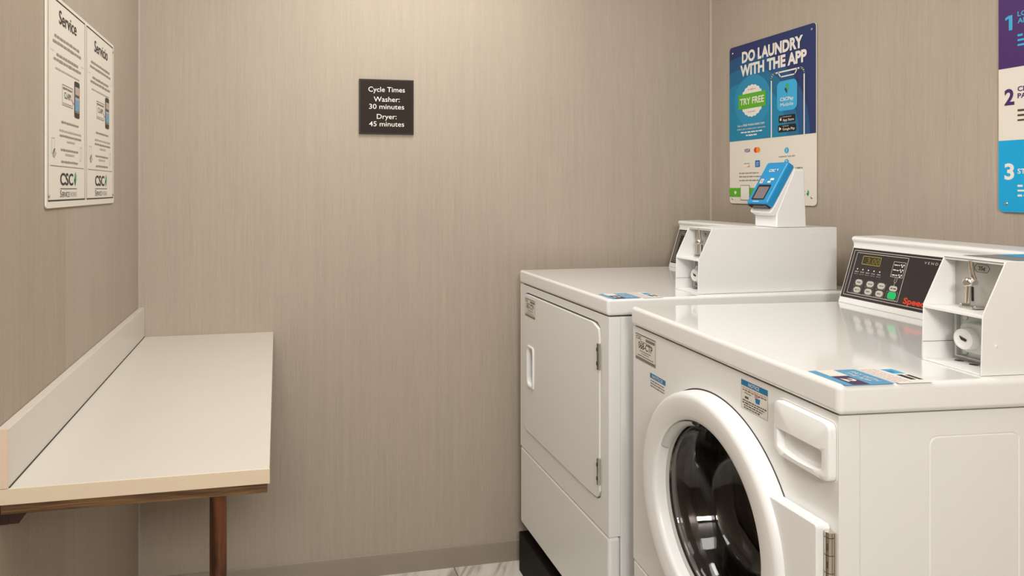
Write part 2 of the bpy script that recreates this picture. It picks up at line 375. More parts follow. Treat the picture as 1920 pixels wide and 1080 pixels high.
# ================================================================== cycle times sign
S = thing('cycle_times_sign', 'small square dark brown sign reading Cycle Times on the back wall', 'sign', (0.3705, YB, 1.52))
bm = BM(); box(bm, 0.275, 0.4658, YB - 0.008, YB - 0.0005, 1.5205, 1.7095); obj('panel', bm, I['signe'], S, bevel=0.001)
pr = Print((0.275, YB - 0.008, 1.5205), (1, 0, 0), (0, 0, 1), (0, -1, 0))
pr.rect(0.004, 0.1868, 0.004, 0.185, 'signb', 0).end('face', S)
for t, dn, wd, c in (('Cycle Times', 0.0435, 0.1275, 0.0168), ('Washer:', 0.0772, 0.0905, 0.0168), ('30 minutes', 0.1025, 0.1225, 0.0165), ('Dryer:', 0.1366, 0.069, 0.0165), ('45 minutes', 0.1622, 0.1225, 0.0165)):
    pr.text(t, 0.0955, 0.189 - dn, c, 'white', width=wd, bold=0.004)
pr.end('lettering', S, label='white raised lettering')

# ================================================================== posters
def screw(parent, loc, nx):
    bm = BM(); lathe_x(bm, [(0.0005, 0.0016 * nx), (0.0025, 0.0014 * nx), (0.004, 0.0)], 0, 0, 16, cap0=True, cap1=True)
    bmesh.ops.translate(bm, verts=bm.verts, vec=loc); obj('screw', bm, M_STEEL, parent)
def leaf_logo(pr, a, b, h, lv=1, left='leafd', right='leaf'):
    w = h * 0.5
    pr.poly([(a, b), (a - w * 0.55, b + h * 0.42), (a - w * 0.30, b + h * 0.62), (a + w * 0.05, b + h * 0.40), (a + w * 0.12, b + h * 0.15)], left, lv)
    pr.poly([(a + w * 0.08, b + h * 0.05), (a + w * 0.55, b + h * 0.45), (a + w * 0.50, b + h * 0.80), (a + w * 0.05, b + h * 1.05), (a - w * 0.25, b + h * 0.70), (a + w * 0.10, b + h * 0.45)], right, lv)

# ---- service poster, left wall
SP = thing('service_poster', 'white bilingual poster headed Service and Servicio above the folding table', 'poster', (XL, 1.66, 1.29))
y0, y1, z0, z1 = 1.390, 1.930, 1.2935, 1.7205
bm = BM(); prism(bm, rrect(y0, y1, z0, z1, 0.008, 4), lambda a, z: (XL + 0.0005, a, z), lambda a, z: (XL + 0.004, a, z)); obj('sheet', bm, I['paper'], SP, bevel=0.0008, segs=2)
pr = Print((XL + 0.004, y0, 0), (0, 1, 0), (0, 0, 1), (1, 0, 0))
for a0, a1 in ((0.009, 0.2615), (0.2745, 0.5290)):
    pr.rect(a0, a1, z1 - 0.0105, z1 - 0.0075, 'black'); pr.rect(a0, a1, z0 + 0.0135, z0 + 0.0165, 'black')
    pr.rect(a0, a0 + 0.0016, z0 + 0.015, z1 - 0.009, 'grey', 1); pr.rect(a1 - 0.0016, a1, z0 + 0.015, z1 - 0.009, 'grey', 1)
    pr.rect(a0 + 0.012, a1 - 0.012, 1.3775, 1.3787, 'grey', 1); pr.rect(a0 + 0.012, a0 + 0.034, 1.6065, 1.6073, 'lgrey', 1); pr.rect(a1 - 0.034, a1 - 0.012, 1.6065, 1.6073, 'lgrey', 1)
pr.end('frame_lines', SP)
pr.text('Service', 0.1355, 1.6690, 0.0270, 'black', width=0.120, bold=0.012); pr.end('heading', SP)
pr.text('Servicio', 0.4060, 1.6660, 0.0265, 'black', width=0.128, bold=0.012, skew=0.05)
pr.end('heading', SP)
k = 0
for c0, wds in ((0.1355, 1.0), (0.402, 1.0)):
    for z, l, h, m in ((1.6390, 0.175, 0.0062, 'print'), (1.6270, 0.195, 0.0062, 'print'), (1.6030, 0.150, 0.0062, 'print'), (1.5920, 0.185, 0.0062, 'print'), (1.5745, 0.165, 0.0040, 'lprint')):
        if c0 > 0.3: z -= 0.003
        k += 1; pr.dash(c0 - l / 2, c0 + l / 2, z, h, m, k)
    pr.end('small_print', SP)
    for z, l, dc in ((1.4700, 0.120, 0.015), (1.4520, 0.150, 0.02), (1.4415, 0.150, 0.02), (1.4310, 0.055, 0.02), (1.4125, 0.120, 0.012), (1.4035, 0.060, 0.012), (1.3880, 0.115, 0.012)):
        k += 1; pr.dash(c0 + dc - l / 2, c0 + dc + l / 2, z, 0.0048, 'lprint' if k % 2 else 'print', k)
    pr.end('small_print', SP)
for c0, nm in ((0.1355, 'first'), (0.4020, 'second')):
    da = c0 - 0.1355
    pr.rr(0.1800 + da, 0.2180 + da, 1.4880, 1.5680, 0.006, 'black', 1).rect(0.1830 + da, 0.2150 + da, 1.4990, 1.5280, 'phsky', 2).rect(0.1830 + da, 0.2150 + da, 1.5280, 1.5560, 'lgrey', 2)
    pr.rect(0.1850 + da, 0.2130 + da, 1.5330, 1.5390, 'dgrey', 3).rect(0.1870 + da, 0.2110 + da, 1.5460, 1.5500, 'pink', 3).rect(0.184 + da, 0.214 + da, 1.499, 1.504, 'grey', 3)
    pr.frame(0.0970 + da, 0.1680 + da, 1.5060, 1.5480, 0.0012, 'grey', 1)
    pr.text('CLAIM', 0.1320 + da, 1.5210, 0.0130, 'dgrey', width=0.046, lv=1).dash(0.102 + da, 0.163 + da, 1.5415, 0.0045, 'grey', 3 + k).dash(0.102 + da, 0.163 + da, 1.5105, 0.003, 'lgrey', 5 + k)
    pr.line([(0.158 + da, 1.524), (0.172 + da, 1.517), (0.181 + da, 1.5175)], 0.0016, 'red', 3)
    pr.end('phone_picture', SP)
    pr.frame(0.0310 + da, 0.0480 + da, 1.4030, 1.4330, 0.0010, 'lgrey', 1).poly([(0.036 + da, 1.398), (0.048 + da, 1.394), (0.058 + da, 1.404), (0.046 + da, 1.410)], 'lgrey', 2).poly([(0.036 + da, 1.402), (0.046 + da, 1.408), (0.050 + da, 1.412), (0.046 + da, 1.4135)], 'dgrey', 3); pr.end('drawing', SP)
    pr.line([(0.2200 + da, 1.3930), (0.2330 + da, 1.3960), (0.2350 + da, 1.4260), (0.2220 + da, 1.4230)], 0.0010, 'lgrey', 1, True)
    pr.end('drawing', SP)
    pr.text('CSC', 0.1270 + da, 1.3400, 0.0240, 'black', width=0.088, bold=0.02); leaf_logo(pr, 0.1860 + da, 1.3380, 0.0300)
    pr.rect(0.0830 + da, 0.1970 + da, 1.3315, 1.3328, 'black', 1)
    pr.text('S', 0.0830 + da, 1.3150, 0.0140, 'dgrey', align='L').text('ERVICE', 0.0945 + da, 1.3150, 0.0105, 'dgrey', align='L', width=0.050).text('WORKS', 0.1480 + da, 1.3150, 0.0105, 'lgrey', align='L', width=0.049)
    pr.end('logo', SP)
for a, z in ((0.014, z0 + 0.024), (0.014, z1 - 0.016), (0.527, z0 + 0.022), (0.527, z1 - 0.020)): screw(SP, (XL + 0.0045, y0 + a, z), 1)

# ---- app poster, right wall
AP = thing('app_poster', 'blue and white poster reading Do Laundry With The App above the card reader', 'poster', (XR, 1.966, 1.278))
ya, zb, zt = 2.1650, 1.2790, 1.8440; AW = 0.3985
PX = XR - 0.0055
bm = BM(); prism(bm, rrect(0, AW, zb, zt, 0.012, 5), lambda a, z: (PX, ya - a, z), lambda a, z: (XR - 0.002, ya - a, z)); obj('sheet', bm, I['paper'], AP, bevel=0.0006, segs=2)
pr = Print((PX, ya, 0), (0, -1, 0), (0, 0, 1), (-1, 0, 0))
top = [p for p in rrect(0.0005, AW - 0.0005, 1.5035, zt - 0.0005, 0.012, 5)]
top = [(a, z) for a, z in top if z > 1.53] + [(0.0005, 1.5035), (AW - 0.0005, 1.5035)]
pr.poly(top, 'navy', 0)
# lighter teal field sweeping from the lower left as two arcs
def arcfield(rad, m, lv):
    c = (0.075, 1.5035); pts = [(0.0008, 1.5035)]
    for kk in range(0, 41):
        a = R(180 - 180 * kk / 40); x = c[0] + rad * math.cos(a); z = c[1] + rad * math.sin(a)
        pts.append((min(max(x, 0.0008), AW - 0.001), min(z, 1.835)))
    pr.poly(pts, m, lv)
arcfield(0.300, 'tealb', 1); arcfield(0.255, 'tealm', 2); arcfield(0.205, 'teal', 3)
pr.circle(0.1180, 1.6390, 0.0900, ink('soft_teal', 40, 142, 184), 4, 48)
pr.end('blue_field', AP)
pr.text('DO LAUNDRY', 0.2075, 1.7790, 0.0355, 'white', width=0.280, bold=0.045, lv=5)
pr.text('WITH THE APP', 0.2110, 1.7320, 0.0355, 'white', width=0.304, bold=0.045, lv=5)
pr.end('headline', AP)
sc = []
for kk in range(80):
    a = 2 * math.pi * kk / 80; rr_ = 0.0555 + 0.0018 * math.cos(20 * a); sc.append((0.118 + rr_ * math.cos(a), 1.639 + rr_ * math.sin(a)))
pr.poly(sc, 'white', 5).dash(0.098, 0.138, 1.6790, 0.0040, 'pink', 71, 6).dash(0.098, 0.138, 1.6010, 0.0040, 'lgrey', 72, 6)
pr.poly([(0.0500, 1.6135), (0.1860, 1.6135), (0.1860, 1.6660), (0.0500, 1.6660)], 'green', 7)
pr.text('TRY FREE', 0.1180, 1.6285, 0.0220, 'white', width=0.119, bold=0.025, lv=8)
pr.end('badge', AP)
pr.text('Get a FREE WASH AND DRY', 0.1130, 1.5525, 0.0068, 'white', width=0.136, bold=0.012, lv=5).text('when you create your account.', 0.1130, 1.5405, 0.0062, 'white', width=0.142, lv=5)
pr.dash(0.062, 0.170, 1.5310, 0.0052, 'white', 81, 5).dash(0.088, 0.142, 1.5195, 0.0052, 'white', 82, 5)
pr.end('blurb', AP)
ph = [(0.2115, 1.5035), (0.2115, 1.6960)] + [(0.2285 - 0.017 * math.cos(R(t)), 1.6960 + 0.0185 * math.sin(R(t))) for t in (20, 45, 70, 90)] + [(0.3360 + 0.017 * math.sin(R(t)), 1.6960 + 0.0185 * math.cos(R(t))) for t in (0, 20, 45, 70)] + [(0.3530, 1.6960), (0.3530, 1.5035)]
pr.line(ph, 0.0050, 'white', 6)
pr.line([(0.2430, 1.7140), (0.2530, 1.6985), (0.3140, 1.6985), (0.3240, 1.7140)], 0.0042, 'white', 6)
pr.end('phone_outline', AP)
pr.rr(0.2370, 0.3240, 1.5860, 1.6840, 0.018, 'sky', 6)
leaf_logo(pr, 0.2800, 1.6410, 0.0340, 7, left='navy', right='leaf')
pr.text('CSCPay', 0.2805, 1.6190, 0.0105, 'white', width=0.058, bold=0.02, lv=7).text('Mobile', 0.2805, 1.6010, 0.0110, 'white', width=0.056, lv=7)
pr.end('app_icon', AP)
pr.rr(0.2450, 0.3150, 1.5480, 1.5715, 0.003, 'black', 6).circle(0.2540, 1.5585, 0.0040, 'white', 7, 18).circle(0.2555, 1.5645, 0.0013, 'white', 7, 10, 0.002)
pr.circle(0.2583, 1.5590, 0.0014, 'black', 8, 10).dash(0.262, 0.302, 1.5660, 0.0026, 'lgrey', 91, 7).text('App Store', 0.2870, 1.5520, 0.0078, 'white', width=0.048, bold=0.008, lv=7)
pr.end('store_button', AP)
pr.rr(0.2420, 0.3190, 1.5170, 1.5405, 0.003, 'black', 6).poly([(0.2470, 1.5220), (0.2570, 1.5285), (0.2470, 1.5350)], 'white', 7)
pr.dash(0.262, 0.288, 1.5360, 0.0026, 'lgrey', 92, 7).text('Google Play', 0.2885, 1.5225, 0.0078, 'white', width=0.052, bold=0.008, lv=7)
pr.end('store_button', AP)
pr.text('VISA', 0.0925, 1.4605, 0.0120, 'navy', width=0.031, bold=0.012, lv=1, skew=0.2).end('card_logo', AP)
pr.circle(0.1360, 1.4660, 0.0095, 'red', 1).circle(0.1475, 1.4660, 0.0095, 'orange', 2).end('card_logo', AP)
pr.rr(0.0770, 0.1060, 1.4085, 1.4285, 0.002, 'white', 1).text('DISCOVER', 0.0915, 1.4185, 0.0050, 'black', width=0.026, lv=2).poly([(0.090, 1.4085), (0.106, 1.4085), (0.106, 1.4150)], 'orange', 2).end('card_logo', AP)
pr.rr(0.1330, 0.1560, 1.4070, 1.4300, 0.002, 'amex', 1).text('AM', 0.1445, 1.4190, 0.0055, 'white', width=0.012, lv=2).text('EX', 0.1445, 1.4115, 0.0055, 'white', width=0.011, lv=2).end('card_logo', AP)
for n_, z in (('1', 1.4570), ('2', 1.4190)):
    pr.circle(0.2780, z, 0.0095, 'sky', 1).text(n_, 0.2780, z - 0.0055, 0.0110, 'white', bold=0.015, lv=2)
pr.text('LAUNCH THE APP', 0.2780, 1.4350, 0.0046, 'dgrey', width=0.070, lv=1)
pr.dash(0.245, 0.345, 1.3985, 0.0045, 'grey', 95).end('step_list', AP)
for kk, (z, l) in enumerate(((1.3870, 0.098), (1.3745, 0.112), (1.3615, 0.118))): pr.dash(0.052, 0.052 + l, z, 0.0048, 'print', 100 + kk)
pr.end('small_print', AP)
pr.rect(0.0006, 0.1750, 1.3030, 1.3350, 'green', 1).circle(0.0320, 1.3185, 0.0060, 'white', 2).rect(0.0590, 0.1060, 1.2915, 1.3445, 'black', 3).rect(0.0605, 0.1045, 1.2930, 1.3430, 'white', 4)
pr.end('green_band', AP)
pr.text('CSC', 0.3330, 1.3120, 0.0130, 'black', width=0.044, bold=0.02); leaf_logo(pr, 0.3660, 1.3090, 0.0190); pr.end('logo', AP)
for a, z in ((0.016, zb + 0.017), (0.016, zt - 0.022), (AW - 0.018, zb + 0.026), (AW - 0.018, zt - 0.018)): screw(AP, (PX - 0.0005, ya - a, z), -1)

# ---- numbered steps poster, right wall near the washer
NP_ = thing('steps_poster', 'purple, white and blue poster of numbered steps on the wall above the washer', 'poster', (XR, 1.04, 1.278))
yn = 1.2405; NW = 0.40; nb, nt_ = 1.2790, 1.8440
bm = BM(); prism(bm, rrect(0, NW, nb, nt_, 0.012, 5), lambda a, z: (PX, yn - a, z), lambda a, z: (XR - 0.002, yn - a, z)); obj('sheet', bm, I['paper'], NP_, bevel=0.0006, segs=2)
pr = Print((PX, yn, 0), (0, -1, 0), (0, 0, 1), (-1, 0, 0))
L_ = rrect(0.0004, NW - 0.0004, nb + 0.0004, nt_ - 0.0004, 0.012, 5)
pr.poly([p for p in L_ if p[1] > 1.7] + [(0.0004, 1.6045), (NW - 0.0004, 1.6045)], 'purple', 0).end('purple_field', NP_)
pr.poly([(NW - 0.0004, 1.4413), (0.0004, 1.4413)] + [p for p in L_ if p[1] < 1.4], 'cyan', 0).end('blue_field', NP_)
for t, z, m, l1, l2, tm, bm_ in (('1', 1.6890, 'sky', 'LO', 'AP', 'sky', 'sky'), ('2', 1.5220, 'purple', 'CH', 'PA', 'purple', 'dgrey'), ('3', 1.3540, 'white', 'ST', None, 'white', 'white')):
    if t == '1': pr.poly([(0.0225, z), (0.0300, z), (0.0300, z + 0.0335), (0.0215, z + 0.0335), (0.0150, z + 0.0295), (0.0150, z + 0.0235), (0.0225, z + 0.0272)], m, 1)
    else: pr.text(t, 0.0235, z, 0.0335, m, width=0.0205, bold=0.03, lv=1)
    pr.end('number', NP_)
    top_z = z + 0.0275 if l2 else z + 0.012
    pr.text(l1, 0.0405, top_z, 0.0105, tm, align='L', bold=0.02, lv=1)
    pr.dash(0.066, 0.30, top_z + 0.005, 0.0085, tm, ord(t))
    pr.end('title', NP_)
    if l2: pr.text(l2, 0.0405, top_z - 0.0155, 0.0105, tm, align='L', bold=0.02, lv=1).dash(0.066, 0.26, top_z - 0.0105, 0.0085, tm, ord(t) + 5); pr.end('title', NP_)
    for q in range(3): pr.dash(0.0405, 0.30, z - 0.0150 - 0.0110 * q, 0.0052, bm_, ord(t) * 7 + q)
    pr.end('caption', NP_)
for a, z in ((0.016, nb + 0.020), (0.016, nt_ - 0.02), (NW - 0.016, nb + 0.02), (NW - 0.016, nt_ - 0.02)): screw(NP_, (PX - 0.0005, yn - a, z), -1)

# ================================================================== black base
bm = BM(); box(bm, 0.829, 1.560, 0.80, 2.211, 0.0, 0.137)
o = obj('machine_base', bm, M_BLACKB, bevel=0.003); o['label'] = 'low black plinth on the tiled floor under the dryer and washer'; o['category'] = 'base'

# ================================================================== machines: shared builders
def hood(parent, xf, ya_, yb_, zl, local):
    """control hood: ya_ far end, yb_ near end; xf front at the lid; returns the hood"""
    bm = BM()
    pts = [(0, 0), (0.0045, 0.0133), (0.0415, 0.1341), (0.0435, 0.1420), (0.0428, 0.1500), (0.0395, 0.1545), (0.0375, 0.1590), (0.0400, 0.1640), (0.0470, 0.1660),
           (0.1250, 0.1670), (0.1350, 0.1600), (0.1350, 0)]
    prism(bm, pts, lambda a, b: (xf + a, ya_, zl + b), lambda a, b: (xf + a, yb_, zl + b))
    return obj('control_hood', bm, M_ENAMEL, parent, bevel=0.0025, local=local)
def foot(parent, x, y, z0, z1, local):
    bm = BM(); tube(bm, [(x, y, z0), (x, y, z0 + 0.012), (x, y, z0 + 0.0121), (x, y, z1)], [0.020, 0.020, 0.009, 0.009], 20); obj('foot', bm, M_RUBBER, parent, local=local)
def id_label(parent, origin, right, normal, wd, ht, code, local):
    pr = Print(origin, right, (0, 0, 1), normal, lift=0.0003, step=0.0002)
    pr.rect(0, wd, 0, ht, 'label').frame(0.001, wd - 0.001, 0.001, ht - 0.001, 0.0009, 'grey', 1).rect(0, wd, ht - 0.0018, ht - 0.0002, 'black', 2)
    pr.text('CSC', wd * 0.17, ht - 0.0125, 0.0075, 'dgrey', width=wd * 0.25, bold=0.02).rect(wd * 0.52, wd * 0.96, ht - 0.0120, ht - 0.0055, 'grey', 1)
    pr.text(code, wd * 0.50, ht * 0.46, 0.0150, 'black', width=wd * 0.70, bold=0.012).dash(wd * 0.22, wd * 0.78, ht * 0.735, 0.0022, 'grey', 2)
    pr.dash(wd * 0.22, wd * 0.78, ht * 0.375, 0.0025, 'grey', 3).dash(wd * 0.3, wd * 0.7, ht * 0.29, 0.0025, 'grey', 4).dash(wd * 0.12, wd * 0.88, ht * 0.19, 0.0022, 'dgrey', 5).rect(wd * 0.02, wd * 0.98, ht * 0.03, ht * 0.12, 'grey', 1)
    return pr.end('machine_label', parent, local=local)
def lid_sticker(parent, ox, oy, z, local):
    """flat stickers on the lid near its front corner; a runs away from the viewer along y, b along depth"""
    pr = Print((ox, oy, z), (0, -1, 0), (1, 0, 0), (0, 0, 1), lift=0.0003, step=0.0002)
    pr.rr(0, 0.0770, 0, 0.0800, 0.002, 'stick').rect(0.0000, 0.0320, 0.0130, 0.0430, 'white', 1).rect(0.0330, 0.0755, 0.0130, 0.0400, 'plum', 1)
    pr.text('2', 0.0530, 0.0180, 0.0170, 'white', width=0.017, bold=0.03, lv=2)
    pr.text('PAY WITH', 0.0390, 0.0600, 0.0085, 'white', width=0.052, lv=2, bold=0.01).text('THE APP', 0.0390, 0.0480, 0.0080, 'white', width=0.046, lv=2, bold=0.01)
    pr.end('lid_sticker', parent, label='blue lid sticker with a purple block', local=local)
    pr.rr(-0.004, 0.0780, 0.0850, 0.1420, 0.002, 'pale')
    for q in range(4): pr.dash(0.002, 0.072, 0.0900 + 0.0065 * q, 0.0022, 'pink', 20 + q)
    pr.rect(0.0060, 0.0300, 0.1200, 0.1400, 'sky', 1).rect(0.0160, 0.0240, 0.1220, 0.1300, 'teal', 2)
    pr.rect(0.0360, 0.0620, 0.1195, 0.1285, 'black', 1).rect(0.0380, 0.0630, 0.1325, 0.1395, 'black', 1)
    pr.end('lid_sticker', parent, label='pale lid sticker with two black bars', local=local)

# ================================================================== dryer (square to the room)
DX, DY0, DY1, DZ0, DZS, DZL = 0.826, 1.563, 2.190, 0.182, 1.0070, 1.0515
D = thing('dryer', 'white front-loading dryer in the far corner with a square solid door', 'dryer', (1.20, 1.876, 0.137))
bm = BM(); box(bm, DX - 0.003, 1.600, DY0, DY1 + 0.001, DZS + 0.0015, DZL); obj('lid', bm, M_LID, D, bevel=0.008, segs=5)
bm = BM(); box(bm, DX + 0.0335, 1.595, DY0 + 0.001, DY1, DZ0, DZS - 0.0015); obj('cabinet', bm, M_ENAMEL, D, bevel=0.002)
bm = BM(); box(bm, DX + 0.010, 1.590, DY0 + 0.010, DY1 - 0.01, DZ0 + 0.004, DZS + 0.002); obj('inner_frame', bm, M_GAP, D)
dfx = lambda x: (lambda y, z: (x, y, z))
dh = rrect(1.6035, 2.1555, 0.5160, 0.9830, 0.030, 8); dc = (1.88, 0.75)
bm = BM(); N_ = 128
dk = [(DY0, 0.4465), (DY1, 0.4465), (DY1, DZS - 0.0015), (DY0, DZS - 0.0015)]
plate_hole(bm, polar(dk, dc, N_, dk), polar(dh, dc, N_, dk), dfx(DX), dfx(DX + 0.0325))
obj('front_panel', bm, M_ENAMEL, D, bevel=0.0035, segs=3)
bm = BM(); box(bm, DX, DX + 0.0325, DY0, DY1, DZ0, 0.4440); obj('lower_panel', bm, M_ENAMEL, D, bevel=0.008, segs=4)
bm = BM()
plate_hole(bm, polar(rrect(1.6075, 2.1515, 0.5200, 0.9780, 0.027, 8), (2.0865, 0.742), N_), polar(rrect(2.0600, 2.1130, 0.6770, 0.8080, 0.010, 5), (2.0865, 0.742), N_), dfx(DX - 0.004), dfx(DX + 0.010))
dd = obj('door', bm, M_ENAMEL, D, bevel=0.0018, segs=3)
bm = BM()
lo = lambda m, x: [(x, y, z) for y, z in polar(rrect(2.0600 + m, 2.1130 - m, 0.6770 + m, 0.8080 - m, 0.009, 5), (2.0865, 0.742), 48)]
loft(bm, [lo(-0.003, DX - 0.004), lo(-0.003, DX - 0.0075), lo(0.001, DX - 0.0085), lo(0.005, DX - 0.0065), lo(0.008, DX + 0.012), lo(0.013, DX + 0.016)], False, True)
obj('handle', bm, M_PLAST, dd, label='recessed white plastic door handle')
for zc in (0.896, 0.597):
    bm = BM(); tube(bm, [(DX - 0.006, 1.6065, zc - 0.034), (DX - 0.006, 1.6065, zc + 0.034)], 0.0050, 12); box(bm, DX - 0.005, DX - 0.003, 1.6065, 1.6160, zc - 0.032, zc + 0.032)
    hg = obj('hinge', bm, M_STEEL, dd)
    for q in (-0.018, 0.018): bm = BM(); box(bm, DX - 0.0115, DX - 0.0065, 1.6035, 1.6095, zc + q - 0.0045, zc + q + 0.0045); obj('hinge_slot', bm, M_DARKM, hg)
id_label(D, (DX - 0.004, 2.1350, 0.9055), (0, -1, 0), (-1, 0, 0), 0.0890, 0.0600, '065-CTP', False)
lid_sticker(D, 0.8370, 1.6440, DZL, False)
hd = hood(D, 1.388, 2.186, 1.6900, DZL, False)
e = Vector((0.037, 0, 0.1208)).normalized(); nrm = Vector((-0.1208, 0, 0.037)).normalized()
pr = Print((1.388 + 0.0045, 2.186, DZL + 0.0133), (0, -1, 0), e, nrm, lift=0.0008, step=0.0003)
pr.rect(0.006, 0.480, 0.002, 0.1255, 'panel').end('control_panel', hd, label='dark control panel')
for q, wd in ((0.006, 0.0012), (0.012, 0.0016), (0.018, 0.0012)): pr.frame(0.006 + q, 0.474 - q, 0.002 + q, 0.1255 - q, wd, 'line', 1)
pr.end('panel_lines', hd)
for a, b in ((0.060, 0.030), (0.094, 0.030), (0.060, 0.052), (0.094, 0.052)): pr.circle(a, b, 0.013, 'button', 2, 20, 0.008); pr.end('button', hd)
pr.dash(0.05, 0.12, 0.082, 0.005, 'line', 44, 2); pr.end('panel_print', hd); pr.frame(0.05, 0.11, 0.094, 0.108, 0.0012, 'line', 2).end('panel_print', hd)
for x in (0.90, 1.54):
    for y in (1.62, 2.13): foot(D, x, y, 0.137, DZ0 + 0.002, False)

# ================================================================== washer (turned a little, own frame: x depth, y along its front, from its near front corner)
WO = (0.8061, 0.8366, 0.137); WA = R(-4.0); WW = 0.6549
W = thing('washer', 'white front-loading washing machine with a round glass door and soap drawer', 'washer', WO, WA)
zo = -0.137
def Wz(z): return z + zo
ZS, ZL, ZLOW, Z0 = Wz(1.0007), Wz(1.0467), Wz(0.4324), Wz(0.182)
bm = BM(); box(bm, -0.006, 0.765, -0.008, WW + 0.002, ZS + 0.0010, ZL); obj('lid', bm, M_LID, W, bevel=0.009, segs=5, local=True)
def side_emboss():
    bm = BM()
    box(bm, 0.0350, 0.760, 0.0040, 0.007, Z0, ZS - 0.0015); box(bm, 0.0345, 0.760, WW - 0.003, WW, Z0, ZS - 0.0015)
    box(bm, 0.757, 0.760, 0.007, WW - 0.003, Z0, ZS - 0.0015); box(bm, 0.0345, 0.757, 0.007, WW - 0.003, Z0, Z0 + 0.003)
    return bm
obj('cabinet', side_emboss(), M_ENAMEL, W, bevel=0.002, local=True)
bm = BM(); lp = rrect(0.1490, 0.3000, Wz(0.26), Wz(0.9620), 0.012, 5); cc = (0.2245, Wz(0.61))
wy = lambda y: (lambda a, b: (a, y, b))
def shrink(d): return [(x, z) for x, z in rrect(0.1490 + d, 0.3000 - d, Wz(0.26) + d, Wz(0.9620) - d, 0.012, 5)]
sk = [(0.0350, Z0 + 0.001), (0.760, Z0 + 0.001), (0.760, ZS - 0.0016), (0.0350, ZS - 0.0016)]
ek = sk + shrink(0.0)
def side_loop(l, y): return [(a, y, b) for a, b in polar(l, cc, 120, ek)]
loops = [side_loop(sk, 0.0040), side_loop(sk, 0.0012), side_loop(shrink(-0.0016), 0.0008), side_loop(shrink(-0.0003), 0.0019), side_loop(shrink(0.0005), 0.0019), side_loop(shrink(0.0018), 0.0008)]
loft(bm, loops, False, True); obj('side_panel', bm, M_ENAMEL, W, local=True, smooth=10, label='side panel with a pressed rectangle')
bm = BM(); box(bm, 0.0300, 0.0400, 0.0045, 0.0065, Z0 + 0.004, ZS - 0.003); obj('seam_backing', bm, M_GAP, W, local=True)
bm = BM(); box(bm, 0.030, 0.750, 0.012, WW - 0.012, Z0 + 0.005, ZS + 0.003); plain = bm
# dark inner frame shows only in the seams; hollow at the tub
bm.free()
CY, CZ = 0.3136, Wz(0.7000)
wx = lambda x: (lambda y, z: (x, y, z))
bm = BM()
wk = [(0.0, ZLOW + 0.0014), (WW, ZLOW + 0.0014), (WW, ZS - 0.0012), (0.0, ZS - 0.0012)]
outer = polar(wk, (CY, CZ), 192, wk)
plate_hole(bm, outer, polar(circ(CY, CZ, 0.196, 192), (CY, CZ), 192, wk), wx(0.0), wx(0.0336))
obj('front_panel', bm, M_ENAMEL, W, bevel=0.006, segs=4, local=True)
bm = BM(); box(bm, 0.0, 0.0335, 0.0, WW, Z0, ZLOW - 0.0018); obj('lower_panel', bm, M_ENAMEL, W, bevel=0.006, segs=4, local=True)
bm = BM()
box(bm, 0.004, 0.034, 0.006, WW - 0.006, ZLOW - 0.003, ZLOW + 0.004); obj('seam_backing', bm, M_GAP, W, local=True)
bm = BM(); box(bm, 0.004, 0.75, 0.006, WW - 0.006, ZS - 0.004, ZS + 0.004)
obj('seam_backing', bm, M_GAP, W, local=True)
# door ring
bm = BM()
prof = [(0.2345, 0.0), (0.2338, -0.012), (0.2318, -0.024), (0.2290, -0.0305), (0.2245, -0.0340), (0.2190, -0.0350), (0.2040, -0.0338), (0.1880, -0.0318), (0.1810, -0.0300), (0.1780, -0.0270), (0.1768, -0.0230), (0.1750, -0.0100), (0.1735, -0.0010), (0.1725, 0.010), (0.190, 0.010), (0.195, 0.0)]
lathe_x(bm, prof, CY, CZ, 160)
ring = obj('door', bm, M_PLAST, W, local=True, smooth=40, label='round white door ring')
bm = BM(); lathe_x(bm, [(0.2345, -0.0003), (0.2358, -0.0012), (0.2372, -0.0003)], CY, CZ, 128); obj('door_seal_line', bm, M_GAP, W, local=True)
# grey gasket rings inside the door
bm = BM(); lathe_x(bm, [(0.1738, -0.003), (0.1722, -0.007), (0.1708, -0.006), (0.1702, -0.002), (0.1700, 0.004), (0.1690, 0.004), (0.1690, 0.012), (0.1738, 0.012)], CY, CZ, 112); obj('gasket', bm, M_RUBL, ring, local=True, label='pale grey door gasket')
bm = BM(); lathe_x(bm, [(0.1702, 0.003), (0.1696, -0.0012), (0.1684, -0.0012), (0.1676, 0.004)], CY, CZ, 112); obj('trim_ring', bm, M_CHROME, ring, local=True, label='thin chrome ring')
# bowl shaped glass: closed double skin
gp = [(0.1600, 0.004), (0.1590, 0.010), (0.1500, 0.018), (0.1380, 0.040), (0.1280, 0.075), (0.1150, 0.100), (0.0900, 0.116), (0.0500, 0.124), (0.0020, 0.126)]
gi = [(0.0020, 0.131), (0.0510, 0.129), (0.0920, 0.121), (0.1185, 0.104), (0.1325, 0.078), (0.1430, 0.042), (0.1540, 0.022), (0.1620, 0.012), (0.1620, 0.004)]
bm = BM(); lathe_x(bm, [(r * 1.047, x) for r, x in gp + gi], CY, CZ, 112); obj('door_glass', bm, M_GLASS, ring, local=True, smooth=60, label='smoked bowl shaped door glass')
